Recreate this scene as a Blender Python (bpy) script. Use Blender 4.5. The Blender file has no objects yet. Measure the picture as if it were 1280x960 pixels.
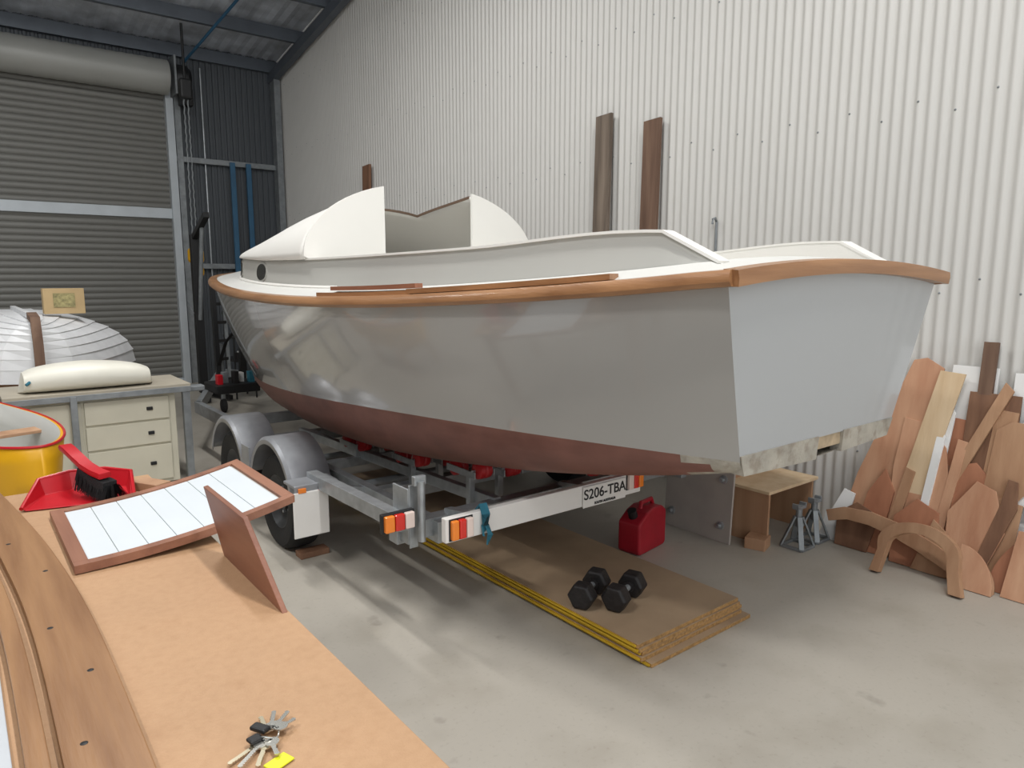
import bpy, bmesh, math, random
from mathutils import Vector, Matrix
random.seed(4)
S=bpy.context.scene
try: S.view_settings.view_transform='Standard'
except Exception: pass
C=bpy.context.collection
X0=3.03

# ---------------------------------------------------------------- materials
def lin(c):
    r=[]
    for v in c:
        v=v/255.0
        r.append(v/12.92 if v<=0.04045 else ((v+0.055)/1.055)**2.4)
    return tuple(r)
def M(name,col,rough=.6,metal=0.,var=.08,scale=4.,bump=0.,coat=0.,bscale=60.,spec=.5,stretch=(1,1,1),detail=4):
    m=bpy.data.materials.new(name); m.use_nodes=True
    nt=m.node_tree; N=nt.nodes; L=nt.links
    b=N['Principled BSDF']
    c=lin(col)
    tc=N.new('ShaderNodeTexCoord'); mp=N.new('ShaderNodeMapping'); mp.inputs['Scale'].default_value=stretch
    L.new(tc.outputs['Object'],mp.inputs['Vector'])
    nz=N.new('ShaderNodeTexNoise'); nz.inputs['Scale'].default_value=scale; nz.inputs['Detail'].default_value=detail
    L.new(mp.outputs['Vector'],nz.inputs['Vector'])
    cr=N.new('ShaderNodeValToRGB')
    cr.color_ramp.elements[0].position=.3; cr.color_ramp.elements[1].position=.7
    cr.color_ramp.elements[0].color=tuple(max(0,x*(1-var)) for x in c)+(1,)
    cr.color_ramp.elements[1].color=tuple(min(1,x*(1+var)) for x in c)+(1,)
    L.new(nz.outputs['Fac'],cr.inputs['Fac']); L.new(cr.outputs['Color'],b.inputs['Base Color'])
    b.inputs['Roughness'].default_value=rough; b.inputs['Metallic'].default_value=metal
    b.inputs['Specular IOR Level'].default_value=spec
    b.inputs['Coat Weight'].default_value=coat; b.inputs['Coat Roughness'].default_value=.06
    if bump>0:
        n2=N.new('ShaderNodeTexNoise'); n2.inputs['Scale'].default_value=bscale
        L.new(mp.outputs['Vector'],n2.inputs['Vector'])
        bp=N.new('ShaderNodeBump'); bp.inputs['Strength'].default_value=bump; bp.inputs['Distance'].default_value=.01
        L.new(n2.outputs['Fac'],bp.inputs['Height']); L.new(bp.outputs['Normal'],b.inputs['Normal'])
    return m
def wood(name,c1,c2,axis='y',scale=14.,rough=.5,coat=0.):
    st={'x':(.08,1,1),'y':(1,.08,1),'z':(1,1,.08)}[axis]
    m=M(name,c1,rough,var=0,scale=scale,stretch=st,bump=.15,bscale=90,coat=coat,detail=8)
    cr=[n for n in m.node_tree.nodes if n.type=='VALTORGB'][0]
    cr.color_ramp.elements[0].color=lin(c2)+(1,); cr.color_ramp.elements[1].color=lin(c1)+(1,)
    return m
def mul(m,scale,p0,p1,dark,fac,detail=6,stretch=(1,1,1)):
    nt=m.node_tree; N=nt.nodes; L=nt.links; b=N['Principled BSDF']
    prev=b.inputs['Base Color'].links[0].from_socket
    tc=[n for n in N if n.type=='TEX_COORD'][0]
    mp=N.new('ShaderNodeMapping'); mp.inputs['Scale'].default_value=stretch; L.new(tc.outputs['Object'],mp.inputs['Vector'])
    n3=N.new('ShaderNodeTexNoise'); n3.inputs['Scale'].default_value=scale; n3.inputs['Detail'].default_value=detail; L.new(mp.outputs['Vector'],n3.inputs['Vector'])
    r3=N.new('ShaderNodeValToRGB'); r3.color_ramp.elements[0].position=p0; r3.color_ramp.elements[0].color=dark+(1,); r3.color_ramp.elements[1].position=p1; r3.color_ramp.elements[1].color=(1,1,1,1)
    L.new(n3.outputs['Fac'],r3.inputs['Fac'])
    mx=N.new('ShaderNodeMixRGB'); mx.blend_type='MULTIPLY'; mx.inputs[0].default_value=fac
    L.new(prev,mx.inputs[1]); L.new(r3.outputs['Color'],mx.inputs[2]); L.new(mx.outputs[0],b.inputs['Base Color'])

hull_grey=M('hull_gloss_grey',(160,158,154),.2,var=.01,scale=1,coat=.9)
antifoul=M('antifoul_red',(120,80,70),.55,var=.14,scale=5,bump=.1,bscale=30)
mul(antifoul,7,.3,.5,(.72,.64,.62),.7,8,(1,.35,1.4))
primer=M('primer_grey',(164,158,146),.7,var=.2,scale=9,bump=.3)
mul(primer,16,.35,.5,(.68,.62,.58),.8,6)
boat_white=M('boat_white',(236,234,228),.4,var=.015,scale=2)
boat_deck=M('boat_deck_grey',(212,211,206),.45,var=.02,scale=3)
coam_grey=M('coaming_grey',(186,185,179),.35,var=.02,scale=2)
teak=wood('teak_oiled',(174,128,88),(140,98,64),'y',16,.35,.2)
teak_x=wood('teak_oiled_x',(174,128,88),(140,98,64),'x',16,.35,.2)
glass_dark=M('porthole_dark',(28,28,26),.2,var=0)
galv=M('galvanised_steel',(166,170,172),.42,.65,var=.16,scale=14,bump=.08)
galv_d=M('galvanised_dull',(138,142,144),.5,.4,var=.18,scale=10)
rimm=M('wheel_rim_dark',(60,62,64),.45,.5,var=.15,scale=10)
alum=M('trailer_guard_alloy',(156,158,162),.42,.5,var=.12,scale=8)
rubber=M('tyre_rubber',(22,22,22),.85,var=.15,scale=20,bump=.2)
redp=M('red_plastic',(186,22,34),.35,var=.08,scale=6)
redcan=M('red_fuel_can',(160,24,40),.45,var=.12,scale=8)
redroll=M('roller_red',(165,24,28),.45,var=.1)
black=M('black_paint',(24,24,25),.5,var=.1)
blackiron=M('black_iron',(34,31,31),.55,.2,var=.3,scale=30,bump=.3)
whitep=M('white_paint_board',(224,221,216),.45,var=.03)
lampred=M('lamp_red',(205,40,30),.2,var=.05,coat=.6)
lampamb=M('lamp_amber',(235,130,40),.2,var=.05,coat=.6)
lampwht=M('lamp_white',(225,205,195),.2,var=.03,coat=.6)
bluec=M('blue_cloth',(40,104,122),.8,var=.2,scale=20)
bluep=M('blue_steel',(48,92,122),.5,var=.12)
yellow=M('yellow_paint',(226,168,20),.4,var=.05)
yellowt=M('yellow_tongue_edge',(196,160,36),.6,var=.15,scale=10)
pboard=M('particle_board',(170,146,118),.7,var=.12,scale=3,bump=.15,bscale=160)
mul(pboard,2,.35,.6,(.8,.78,.76),.6,8)
pboard_e=M('particle_board_edge',(160,122,74),.8,var=.35,scale=60,bump=.4)
mdf=M('bench_particle_board',(182,145,110),.62,var=.07,scale=1.8,bump=.12,bscale=180,detail=8)
mul(mdf,40,.2,.6,(.86,.82,.78),.6,4)
mul(mdf,6,.2,.40,(.76,.68,.60),.6,8)
wallp=M('wall_sheet_cream',(203,201,196),.45,.0,var=.02,scale=.8)
darkw=M('wall_sheet_dark',(82,86,90),.55,.2,var=.05,scale=1)
doorm=M('roller_door_steel',(118,117,112),.5,.2,var=.04,scale=1)
drumm=M('roller_drum_steel',(162,162,157),.45,.1,var=.05,scale=1)
doorbar=M('door_bar_alloy',(188,194,198),.5,.2,var=.06)
foil=M('roof_foil',(205,210,218),.35,.3,var=.3,scale=3,bump=.5,bscale=8)
purl=M('purlin_steel',(100,106,114),.5,.3,var=.1)
cream=M('cream_laminate',(208,203,184),.5,var=.04)
vinyl=M('cream_vinyl',(230,227,214),.45,var=.05)
clink=M('clinker_white',(228,229,230),.55,var=.06,scale=6)
ply_pink=wood('ply_pink',(204,160,128),(180,130,100),'z',10,.6)
ply_red=wood('ply_red',(178,122,92),(150,98,72),'z',10,.6)
ply_pale=wood('ply_pale',(214,190,156),(198,170,134),'z',12,.6)
ply_tan=wood('ply_tan',(184,146,114),(158,118,88),'z',10,.65)
ply_brn=wood('ply_brown',(134,98,74),(106,74,55),'z',14,.7)
oldplank=wood('weathered_plank',(134,120,106),(82,70,60),'z',12,.8)
oldplank2=wood('weathered_plank_brown',(124,98,80),(92,68,54),'z',14,.8)
chrome=M('key_nickel',(200,198,190),.25,.8,var=.1)
brass=M('key_brass',(200,190,165),.3,.8,var=.1)
card=M('cardboard',(184,158,116),.8,var=.08)
conc=M('concrete_floor',(173,167,156),.5,var=.07,scale=.7,bump=.06,bscale=140,detail=6)
mul(conc,2.6,.28,.5,(.74,.72,.68),.5,10)
mul(conc,45,.25,.42,(.7,.68,.65),.35,3)
mul(conc,5,.2,.34,(.45,.42,.40),.7,3)

# ---------------------------------------------------------------- helpers
def group(name,loc=(0,0,0)):
    e=bpy.data.objects.new(name,None); e.location=loc; e.empty_display_size=.1; C.objects.link(e)
    return e
def add(name,verts,faces,mat,par=None,smooth=False,fm=None):
    me=bpy.data.meshes.new(name); me.from_pydata([tuple(v) for v in verts],[],faces); me.update()
    mats=mat if isinstance(mat,(list,tuple)) else [mat]
    for m in mats: me.materials.append(m)
    if fm:
        for p,i in zip(me.polygons,fm): p.material_index=i
    bm=bmesh.new(); bm.from_mesh(me); bmesh.ops.recalc_face_normals(bm,faces=bm.faces); bm.to_mesh(me); bm.free()
    if smooth:
        for p in me.polygons: p.use_smooth=True
        try: me.set_sharp_from_angle(angle=math.radians(38))
        except Exception: pass
    o=bpy.data.objects.new(name,me); C.objects.link(o)
    if par:
        o.parent=par; o.matrix_parent_inverse=Matrix.Translation(par.location).inverted()
    return o
def bev(o,w=.004,seg=2):
    m=o.modifiers.new('bevel','BEVEL'); m.width=w; m.segments=seg; m.limit_method='ANGLE'; return o
def box(name,c,s,mat,par=None,rot=(0,0,0),b=0):
    R=Matrix.Rotation(rot[2],3,'Z')@Matrix.Rotation(rot[1],3,'Y')@Matrix.Rotation(rot[0],3,'X')
    vs=[Vector(c)+R@Vector((sx*s[0]/2,sy*s[1]/2,sz*s[2]/2)) for sx in(-1,1) for sy in(-1,1) for sz in(-1,1)]
    f=[(0,1,3,2),(4,6,7,5),(0,4,5,1),(2,3,7,6),(0,2,6,4),(1,5,7,3)]
    o=add(name,vs,f,mat,par)
    if b: bev(o,b)
    return o
def frame(d,up=Vector((0,0,1))):
    d=d.normalized()
    if abs(d.dot(up))>.99: up=Vector((0,1,0))
    s=d.cross(up).normalized(); u=s.cross(d).normalized()
    return s,u
def beam(name,p,q,w,h,mat,par=None,b=.003):
    p=Vector(p);q=Vector(q);s,u=frame(q-p)
    vs=[]
    for e in(p,q):
        for a,c in((-1,-1),(1,-1),(1,1),(-1,1)): vs.append(e+s*a*w/2+u*c*h/2)
    f=[(0,1,2,3),(7,6,5,4),(0,4,5,1),(1,5,6,2),(2,6,7,3),(3,7,4,0)]
    o=add(name,vs,f,mat,par)
    if b: bev(o,b)
    return o
def sweep(name,pts,prof,mat,par=None,closed=False,smooth=True,up=Vector((0,0,1)),cap=True):
    P=[Vector(p) for p in pts]; n=len(P); k=len(prof); vs=[];fs=[]
    for i,p in enumerate(P):
        if closed: d=P[(i+1)%n]-P[i-1]
        else: d=P[min(i+1,n-1)]-P[max(i-1,0)]
        s,u=frame(d,up)
        for a,c in prof: vs.append(p+s*a+u*c)
    for i in range(n if closed else n-1):
        j=(i+1)%n
        for m in range(k):
            fs.append((i*k+m,i*k+(m+1)%k,j*k+(m+1)%k,j*k+m))
    if not closed and cap:
        fs.append(tuple(range(k))); fs.append(tuple(range((n-1)*k,n*k))[::-1])
    return add(name,vs,fs,mat,par,smooth)
def circ(r,n=12): return [(r*math.cos(2*math.pi*i/n),r*math.sin(2*math.pi*i/n)) for i in range(n)]
def tube(name,p,q,r,mat,par=None,n=16): return sweep(name,[p,q],circ(r,n),mat,par)
def lathe(name,c,axis,prof,mat,par=None,n=40):
    axis=Vector(axis).normalized(); s,u=frame(axis); c=Vector(c); vs=[];fs=[];k=len(prof)
    for i in range(n):
        a=2*math.pi*i/n
        for r,h in prof: vs.append(c+axis*h+(s*math.cos(a)+u*math.sin(a))*r)
    for i in range(n):
        j=(i+1)%n
        for m in range(k-1): fs.append((i*k+m,i*k+m+1,j*k+m+1,j*k+m))
    return add(name,vs,fs,mat,par,True)
def prism(name,pts,th,Mx,mat,par=None,b=0):
    n=len(pts); vs=[Mx@Vector((x,y,0)) for x,y in pts]+[Mx@Vector((x,y,th)) for x,y in pts]
    fs=[tuple(range(n))[::-1],tuple(range(n,2*n))]+[(i,(i+1)%n,n+(i+1)%n,n+i) for i in range(n)]
    o=add(name,vs,fs,mat,par)
    if b: bev(o,b)
    return o
def basis(o,x,y,z):
    m=Matrix.Identity(4)
    for i,v in enumerate((x,y,z)):
        for j in range(3): m[j][i]=v[j]
    for j in range(3): m[j][3]=o[j]
    return m
def interp(tab,y,col):
    n=len(tab)
    if y<=tab[0][0]: return tab[0][col]
    if y>=tab[-1][0]: return tab[-1][col]
    lo,hi=0,n-1
    while hi-lo>1:
        md=(lo+hi)//2
        if tab[md][0]<=y: lo=md
        else: hi=md
    i=lo
    def slope(k):
        a=tab[max(k-1,0)];b_=tab[min(k+1,n-1)]
        return (b_[col]-a[col])/(b_[0]-a[0])
    h=tab[i+1][0]-tab[i][0]; t=(y-tab[i][0])/h
    p0,p1=tab[i][col],tab[i+1][col]; m0,m1=slope(i)*h,slope(i+1)*h
    return (2*t**3-3*t*t+1)*p0+(t**3-2*t*t+t)*m0+(-2*t**3+3*t*t)*p1+(t**3-t*t)*m1

# ---------------------------------------------------------------- room
W=5.12; YB=13.5; XL=-8.; YF=-4.
def roofz(y): return 5.5+.168*(YB-y)
floor=box('floor',((W+XL)/2,(YB+YF)/2,-.05),(W-XL+.6,YB-YF+.6,.1),conc)
def corr_y(name,x,y0,y1,pitch,amp,mat,zt,seg=8):
    n=int((y1-y0)/pitch*seg); vs=[];fs=[]
    for i in range(n+1):
        y=y0+(y1-y0)*i/n
        xx=x+amp*math.cos(2*math.pi*(y-y0)/pitch)
        vs+= [(xx,y,0),(xx,y,zt(y))]
    for i in range(n): fs.append((2*i,2*i+1,2*i+3,2*i+2))
    return add(name,vs,fs,mat,None,True)
wr=corr_y('wall_right',W,YF,YB,.076,.009,wallp,lambda y:roofz(y)+.26)
vs=[];fs=[]
for zi,z in enumerate((0.6,1.75,2.9,4.05,5.2)):
    for k in range(0,230,3):
        y=YF+.076*(k+.5)
        if z>roofz(y)-.2 or y>YB-.1: continue
        zz=z+(.09 if k%2 else 0)
        b0=len(vs)
        for a in range(6): vs.append((W-.009,y+.008*math.cos(a*math.pi/3),zz+.008*math.sin(a*math.pi/3)))
        vs.append((W-.018,y,zz))
        for a in range(6): fs.append((b0+a,b0+(a+1)%6,b0+6))
sc=add('wall_right_screws',vs,fs,galv_d); sc.parent=wr
def corr_x(name,x0,x1,y,z0,z1,pitch,amp,mat,par=None):
    prof=[(0,0),(.35,0),(.45,1),(.9,1)]
    vs=[];fs=[];xs=[]
    k=0
    while x0+k*pitch<x1:
        for u,a in prof:
            xx=x0+(k+u)*pitch
            if xx<=x1: xs.append((xx,a))
        k+=1
    xs.append((x1,0))
    for xx,a in xs: vs+=[(xx,y-amp*a,z0),(xx,y-amp*a,z1)]
    for i in range(len(xs)-1): fs.append((2*i,2*i+1,2*i+3,2*i+2))
    return add(name,vs,fs,mat,par)
wb=corr_x('wall_back',3.22,W,YB,0,5.78,.1,.02,darkw)
o=corr_x('header_sheet',XL,3.22,YB,5.05,5.78,.1,.02,darkw,wb)
o=corr_x('far_sheet',XL,-1.3,YB,0,5.05,.1,.02,darkw,wb)
wl=box('wall_left',(XL,(YB+YF)/2,3.6),(.1,YB-YF,7.2),darkw)
cg=group('ceiling',(0,6,6))
vs=[];fs=[];nx=int((W-XL)/.19)*2
for i in range(nx+1):
    x=XL+(W-XL)*i/nx
    for y in(YF,YB): vs.append((x,y,roofz(y)+.25+(.02 if i%2 else 0)))
for i in range(nx): fs.append((2*i,2*i+1,2*i+3,2*i+2))
add('roof_foil',vs,fs,foil,cg)
y=YB-.05
while y>YF:
    z=roofz(y)
    box('purlin',((W+XL)/2,y,z+.12),(W-XL,.05,.2),purl,cg)
    box('purlin_flange',((W+XL)/2,y-.03,z+.02),(W-XL,.09,.015),purl,cg)
    y-=1.25
for x in(-1.5,W-.12):
    beam('rafter',(x,YF,roofz(YF)-.08),(x,YB,roofz(YB)-.08),.12,.16,purl,cg)
tube('tie_rod',(3.4,YB-.4,5.35),(4.1,YB-5,6.5),.022,bluep,cg)
g=group('wall_girts',(4,YB-.1,3))
for z in(2.05,3.85): beam('girt',(3.26,YB-.09,z),(W-.05,YB-.09,z),.1,.09,galv_d,g)
beam('corner_column',(W-.1,YB-.16,0),(W-.1,YB-.16,5.45),.11,.2,galv_d,g)
tube('conduit',(3.75,YB-.08,1.2),(3.75,YB-.08,5.4),.015,galv,g,8)
for i,x in enumerate((4.17,4.45)):
    box('blue_steel_channel' if i==0 else 'blue_steel_channel.001',(x,YB-.2,1.93),(.085,.05,3.86),bluep,None,b=.004)
d=group('door_1',(1,YB-.1,2.5))
n=600; vs=[];fs=[]
for i in range(n+1):
    z=5.0*i/n
    yy=YB-.06-.016*abs(math.sin(math.pi*z/.1))**.7
    vs+=[(-1.25,yy,z),(3.16,yy,z)]
for i in range(n): fs.append((2*i,2*i+1,2*i+3,2*i+2))
add('curtain',vs,fs,doorm,d,True)
box('wind_bar',(.95,YB-.1,2.93),(4.4,.05,.17),doorbar,d,b=.006)
box('bottom_bar',(.95,YB-.09,.05),(4.4,.05,.1),doorbar,d)
prof=[(0,-2.2)]+[(.27+.006*(i%2),-2.2+4.4*i/60) for i in range(61)]+[(0,2.2)]
lathe('drum',(.96,YB-.3,5.1),(1,0,0),prof,drumm,d,n=48)
box('guide_right',(3.2,YB-.12,2.5),(.12,.14,5.0),doorbar,d,b=.004)
box('jamb_right',(3.33,YB-.1,2.65),(.1,.1,5.3),galv_d,d,b=.004)
box('drum_bracket',(3.24,YB-.3,5.12),(.03,.5,.6),galv_d,d)
lathe('drive_motor',(3.36,YB-.35,5.1),(1,0,0),[(0,-.1),(.2,-.1),(.22,-.05),(.22,.08),(.16,.14),(0,.14)],black,d,n=24)
box('motor_box',(3.42,YB-.35,4.82),(.2,.2,.28),black,d,b=.02)

HX=3.20
g=group('chain_hoist',(HX,12.3,4))
box('hoist_body',(HX,12.3,4.75),(.18,.18,.3),black,g,b=.03)
for dx in(-.03,.03):
    pts=[(HX+dx+.006*math.sin(k*1.9),12.3+.006*math.cos(k*1.9),4.65-.0425*k) for k in range(58)]
    sweep('chain',pts,circ(.011,6),galv_d,g)
box('hook_block',(HX,12.3,2.20),(.24,.14,.24),yellow,g,b=.05)
pts=[(HX+.1*math.sin(a),12.3,1.95-.1*math.cos(a)) for a in [math.radians(t) for t in range(190,-70,-20)]]
sweep('hook',pts,circ(.02,8),yellow,g)
tube('hanger',(HX,12.3,4.85),(HX,12.3,5.72),.02,black,g)

# ---------------------------------------------------------------- boat
T0=[ # y, sheerHW, sheerZ, wlHW, wlZ, bilgeHW, bilgeZ, keelZ
(1.52,.865,1.84,.64,1.13,.58,1.08,1.06),
(2.0,.99,1.795,.80,1.13,.68,.98,.95),
(2.8,1.17,1.74,.99,1.115,.80,.86,.80),
(3.7,1.28,1.70,1.09,1.085,.84,.76,.66),
(4.6,1.30,1.69,1.10,1.03,.82,.68,.58),
(5.6,1.22,1.70,1.01,.97,.68,.63,.54),
(6.5,1.10,1.72,.85,.91,.52,.60,.52),
(7.4,.94,1.76,.62,.86,.34,.59,.52),
(8.2,.74,1.81,.38,.83,.17,.61,.54),
(8.8,.46,1.85,.17,.82,.07,.64,.58),
(9.15,.14,1.88,.04,.83,.03,.68,.63),
(9.2,.015,1.885,.012,.84,.012,.70,.66)]
YS0=1.52
ys=[YS0+(i/60)*(8.8-YS0) for i in range(61)]+[8.85,8.92,8.98,9.04,9.08,9.12,9.15,9.175,9.19,9.2]
def sm(y,c):
    h=min(1.1,(y-YS0)*.8,max(0,(8.9-y)*.65)); tot=0;ws=0
    for k_ in range(-8,9):
        w_=9-abs(k_); tot+=w_*interp(T0,y+h*k_/8,c); ws+=w_
    return tot/ws
T=[tuple([y]+[sm(y,c) for c in range(1,8)]) for y in ys]
RK=.07
def yo(ys_,zs,z,):
    d=max(0,(zs-z)); o=0
    f=max(0,1-(ys_-YS0)/1.2); o+=RK*d/.75*f
    f=max(0,min(1,(ys_-7.6)/1.6)); o-=.5*f*f*(d/1.1)**1.3
    return o
def section(y):
    hw,sz,ww,wz,bw,bz,kz=[interp(T,y,c) for c in range(1,8)]
    pts=[]
    for t in [0,.12,.25,.4,.55,.7,.82,.9,.95,1]:
        bul=.028*math.sin(math.pi*t)*min(1,(hw-ww)*4)*min(1,max(0,(y-1.5)/2.2)+.08)
        pts.append((hw+(ww-hw)*t+bul,sz+(wz-sz)*t))
    cx,cz=ww-(ww-bw)*.15, bz+(wz-bz)*.25
    for t in (.25,.5,.75,1):
        pts.append(((1-t)**2*ww+2*t*(1-t)*cx+t*t*bw,(1-t)**2*wz+2*t*(1-t)*cz+t*t*bz))
    for t in (.33,.66,1): pts.append((bw*(1-t)+.0,bz+(kz-bz)*t))
    return [(x,y+yo(y,sz,z),z) for x,z in pts]
boat=group('motor_launch_boat',(X0,5,1.2))
vs=[];fs=[];fm=[]
secs=[section(y) for y in ys]; k=len(secs[0])
for s_ in secs:
    row=[(X0-p[0],p[1],p[2]) for p in s_]+[(X0+p[0],p[1],p[2]) for p in s_[:-1][::-1]]
    vs+=row
w=2*k-1
for i in range(len(ys)-1):
    for j in range(w-1):
        fs.append((i*w+j,i*w+j+1,(i+1)*w+j+1,(i+1)*w+j))
        jj=j if j<k-1 else w-2-j
        ym=ys[i]
        if jj>=9: fm.append(2 if ym<1.74-.1*((jj*7)%3) else 1)
        else: fm.append(0)
add('hull',vs,fs,[hull_grey,antifoul,primer],boat,True,fm)
s0=secs[0]; CAM=.05
def tw(z):
    for a,b_ in zip(s0[:-1],s0[1:]):
        if b_[2]<=z<=a[2]:
            t=(z-a[2])/((b_[2]-a[2]) or 1e-6); return a[0]+(b_[0]-a[0])*t
    return s0[0][0]
ZS=s0[0][2]
def ty(z): return YS0+RK*(ZS-z)/.75
nrow=16; vs=[];fs=[]
zs=[ZS-(ZS-1.15)*i/nrow for i in range(nrow+1)]
cols=24
for r,z in enumerate(zs):
    hw=tw(z)
    for c in range(cols+1):
        u=-1+2*c/cols
        zz=z+ (CAM*(1-u*u)*(1-r/nrow))
        vs.append((X0+u*hw,ty(zz),zz))
for r in range(nrow):
    for c in range(cols):
        a=r*(cols+1)+c; fs.append((a,a+1,a+cols+2,a+cols+1))
trm=M('hull_gloss_grey_lit',(168,170,171),.18,var=.01,scale=1,coat=.8)  # same paint as the hull, brighter light on the transom put into the colour
add('transom',vs,fs,trm,boat,False)
def low(name,x0_,x1_):
    hb=tw(1.15); h2=s0[-4][0]
    N_=10;vs=[];fs=[]
    for i in range(N_+1):
        t=i/N_; x=x0_+(x1_-x0_)*t
        xt=max(-hb,min(hb,x)); 
        xb=max(-h2-.03,min(h2+.03,x)); zb=1.08-.02*(1-abs(xb)/.6)
        vs+=[(X0+xt,ty(1.15)-.006,1.155),(X0+xb,ty(zb)-.006,zb-.012),(X0+xb,ty(zb)+.05,zb-.012),(X0+xt,ty(1.15)+.05,1.155)]
    for i in range(N_):
        for m in range(4):
            fs.append((4*i+m,4*i+(m+1)%4,4*i+4+(m+1)%4,4*i+4+m))
    fs+= [(0,1,2,3),tuple(4*N_+q for q in(3,2,1,0))]
    add(name,vs,fs,primer,boat)
low('transom_foot_port',-.66,-.06); low('transom_foot_starboard',.16,.66)
box('transom_notch_patch',(X0+.05,ty(1.13)+.03,1.13),(.22,.04,.08),M('notch_timber',(176,156,128),.7,var=.2,scale=20),boat)
pts=[(X0-interp(T,y,1)-.012,y,interp(T,y,2)+.008) for y in [YS0-.03]+ys[1:]]
ptsr=[(2*X0-p[0],p[1],p[2]) for p in pts][::-1]
prof=[(-.02,-.03),(.022,-.028),(.036,-.012),(.036,.012),(.022,.03),(-.02,.034),(-.05,.034),(-.05,.0)]
prof=[(-a,b_) for a,b_ in prof]
full=pts+[(X0,9.235,1.895)]+ptsr
sweep('rub_rail',full,prof,teak,boat)
pts=[]
for i in range(25):
    u=-1+2*i/24; hw=.885
    pts.append((X0+u*hw,YS0-.025,ZS+.008+CAM*(1-u*u)))
sweep('transom_rail',pts,[(-.03,-.03),(.03,-.03),(.034,0),(.03,.028),(-.03,.032),(-.034,0)],teak_x,boat)
CT=[(1.66,.73,1.91),(1.92,.765,2.03),(3.0,.93,1.995),(3.9,1.0,1.98),(4.92,1.02,1.975),(6.0,.94,1.99),(6.8,.83,2.02),(7.3,.71,2.04),(7.7,.50,2.055),(7.93,.24,2.065),(8.0,.0,2.07)]
dy=[YS0-.01]+[1.6+i*.1 for i in range(64)]+[8.0,8.1,8.2,8.3,8.4,8.5,8.6,8.7,8.8,8.9,9.0,9.08,9.14,9.17]
us=[-1,-.75,-.5,-.25,0,.25,.5,.75,1]
vs=[];fs=[]
for y in dy:
    hw=max(.01,interp(T,y,1)-.01); c=min(interp(CT,max(1.66,min(8,y)),1),hw*.8)
    if y>=7.9: c=max(c,.02)
    sz=interp(T,y,2)+.03; cz=interp(T,y,2)+.03+.06*(1 if y>1.7 else .3)
    row=[(X0-hw,y,sz),(X0-(hw+c)/2,y,(sz+cz)/2+.008)]
    for u in us: row.append((X0+u*c,y,cz+.03*(1-u*u)))
    row+=[(X0+(hw+c)/2,y,(sz+cz)/2+.008),(X0+hw,y,sz)]
    vs+=row
w=len(us)+4
for i in range(len(dy)-1):
    for j in range(w-1):
        if 2<=j<w-3 and 1.7<dy[i]<7.85: continue
        fs.append((i*w+j,i*w+j+1,(i+1)*w+j+1,(i+1)*w+j))
add('deck',vs,fs,boat_deck,boat,True)
for sgn,nm in((-1,'port'),(1,'starboard')):
    yy=[1.66,1.72,1.78,1.85,1.92]+[2.0+i*.1 for i in range(58)]+[7.75,7.8,7.85,7.9,7.94,7.97,8.0]
    vs=[];fs=[];fm=[]
    for y in yy:
        c=interp(CT,y,1); tz=interp(CT,y,2) if y>1.92 else 1.90+(2.03-1.90)*(y-1.66)/.26
        ci=max(0,c-(.065 if y<4.9 else .03)); bz=interp(T,y,2)+.06
        vs+=[(X0+sgn*c,y,bz),(X0+sgn*(c-.02),y,tz),(X0+sgn*max(0,ci-.02),y,tz),(X0+sgn*ci,y,bz-.3)]
    for i in range(len(yy)-1):
        for m in range(3):
            fs.append((4*i+m,4*i+m+1,4*i+5+m,4*i+4+m)); fm.append(1 if m>0 else 0)
    fs.append((0,1,2,3)); fm.append(1)
    add('coaming_'+nm,vs,fs,[coam_grey,boat_white],boat,True,fm)
    yy=[1.67,1.8,1.92]+[2.0+i*.15 for i in range(20)]+[4.93]
    pts=[]
    for y in yy:
        tz=interp(CT,y,2) if y>1.92 else 1.90+(.13)*(y-1.66)/.26
        pts.append((X0+sgn*(interp(CT,y,1)-.045),y,tz+.004))
    sweep('coaming_cap_'+nm,pts,[(-.042,-.006),(.042,-.006),(.042,.006),(-.042,.006)],boat_white,boat,smooth=False)
pts=[(X0-interp(CT,y,1)-.012,y,interp(T,y,2)+.092) for y in [4.4+i*.1 for i in range(36)]+[7.93]]
sweep('cabin_foot_moulding',pts,circ(.014,6),boat_white,boat)
HT=[(4.92,.57),(5.75,.46),(6.6,.27),(7.3,.13),(7.8,.045),(8.0,.0)]
ry=[4.92+i*(5.75-4.92)/8 for i in range(9)]+[5.75+i*.1 for i in range(1,22)]+[7.9,7.96,8.0]
def roofpt(y,u):
    c=interp(CT,y,1)+.012; b_=interp(CT,y,2); h=interp(HT,y,1)
    return (X0+c*math.sin(u*math.pi/2),y,b_+h*math.cos(u*math.pi/2)+.004)
def hat_u(y): return math.asin(.4/(interp(CT,y,1)+.012))/(math.pi/2)
vs=[];fs=[]
for y in ry:
    hu=hat_u(y) if y<=5.76 else hat_u(5.75)
    ul=[-1+ (1-hu)*i/12 for i in range(13)]+[-hu+2*hu*i/8 for i in range(1,8)]+[hu+(1-hu)*i/12 for i in range(13)]
    vs+=[roofpt(y,u) for u in ul]
w=33
for i in range(len(ry)-1):
    for j in range(w-1):
        if ry[i+1]<=5.751 and 12<=j<20: continue
        fs.append((i*w+j,i*w+j+1,(i+1)*w+j+1,(i+1)*w+j))
o=add('cabin_roof',vs,fs,boat_white,boat,True)
so=o.modifiers.new('s','SOLIDIFY'); so.thickness=.022; so.offset=-1
pts=[roofpt(y,-hat_u(y)) for y in ry[:9]]+[roofpt(5.75,-hat_u(5.75)+2*hat_u(5.75)*i/8) for i in range(1,8)]+[roofpt(y,hat_u(y)) for y in ry[:9][::-1]]
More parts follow.
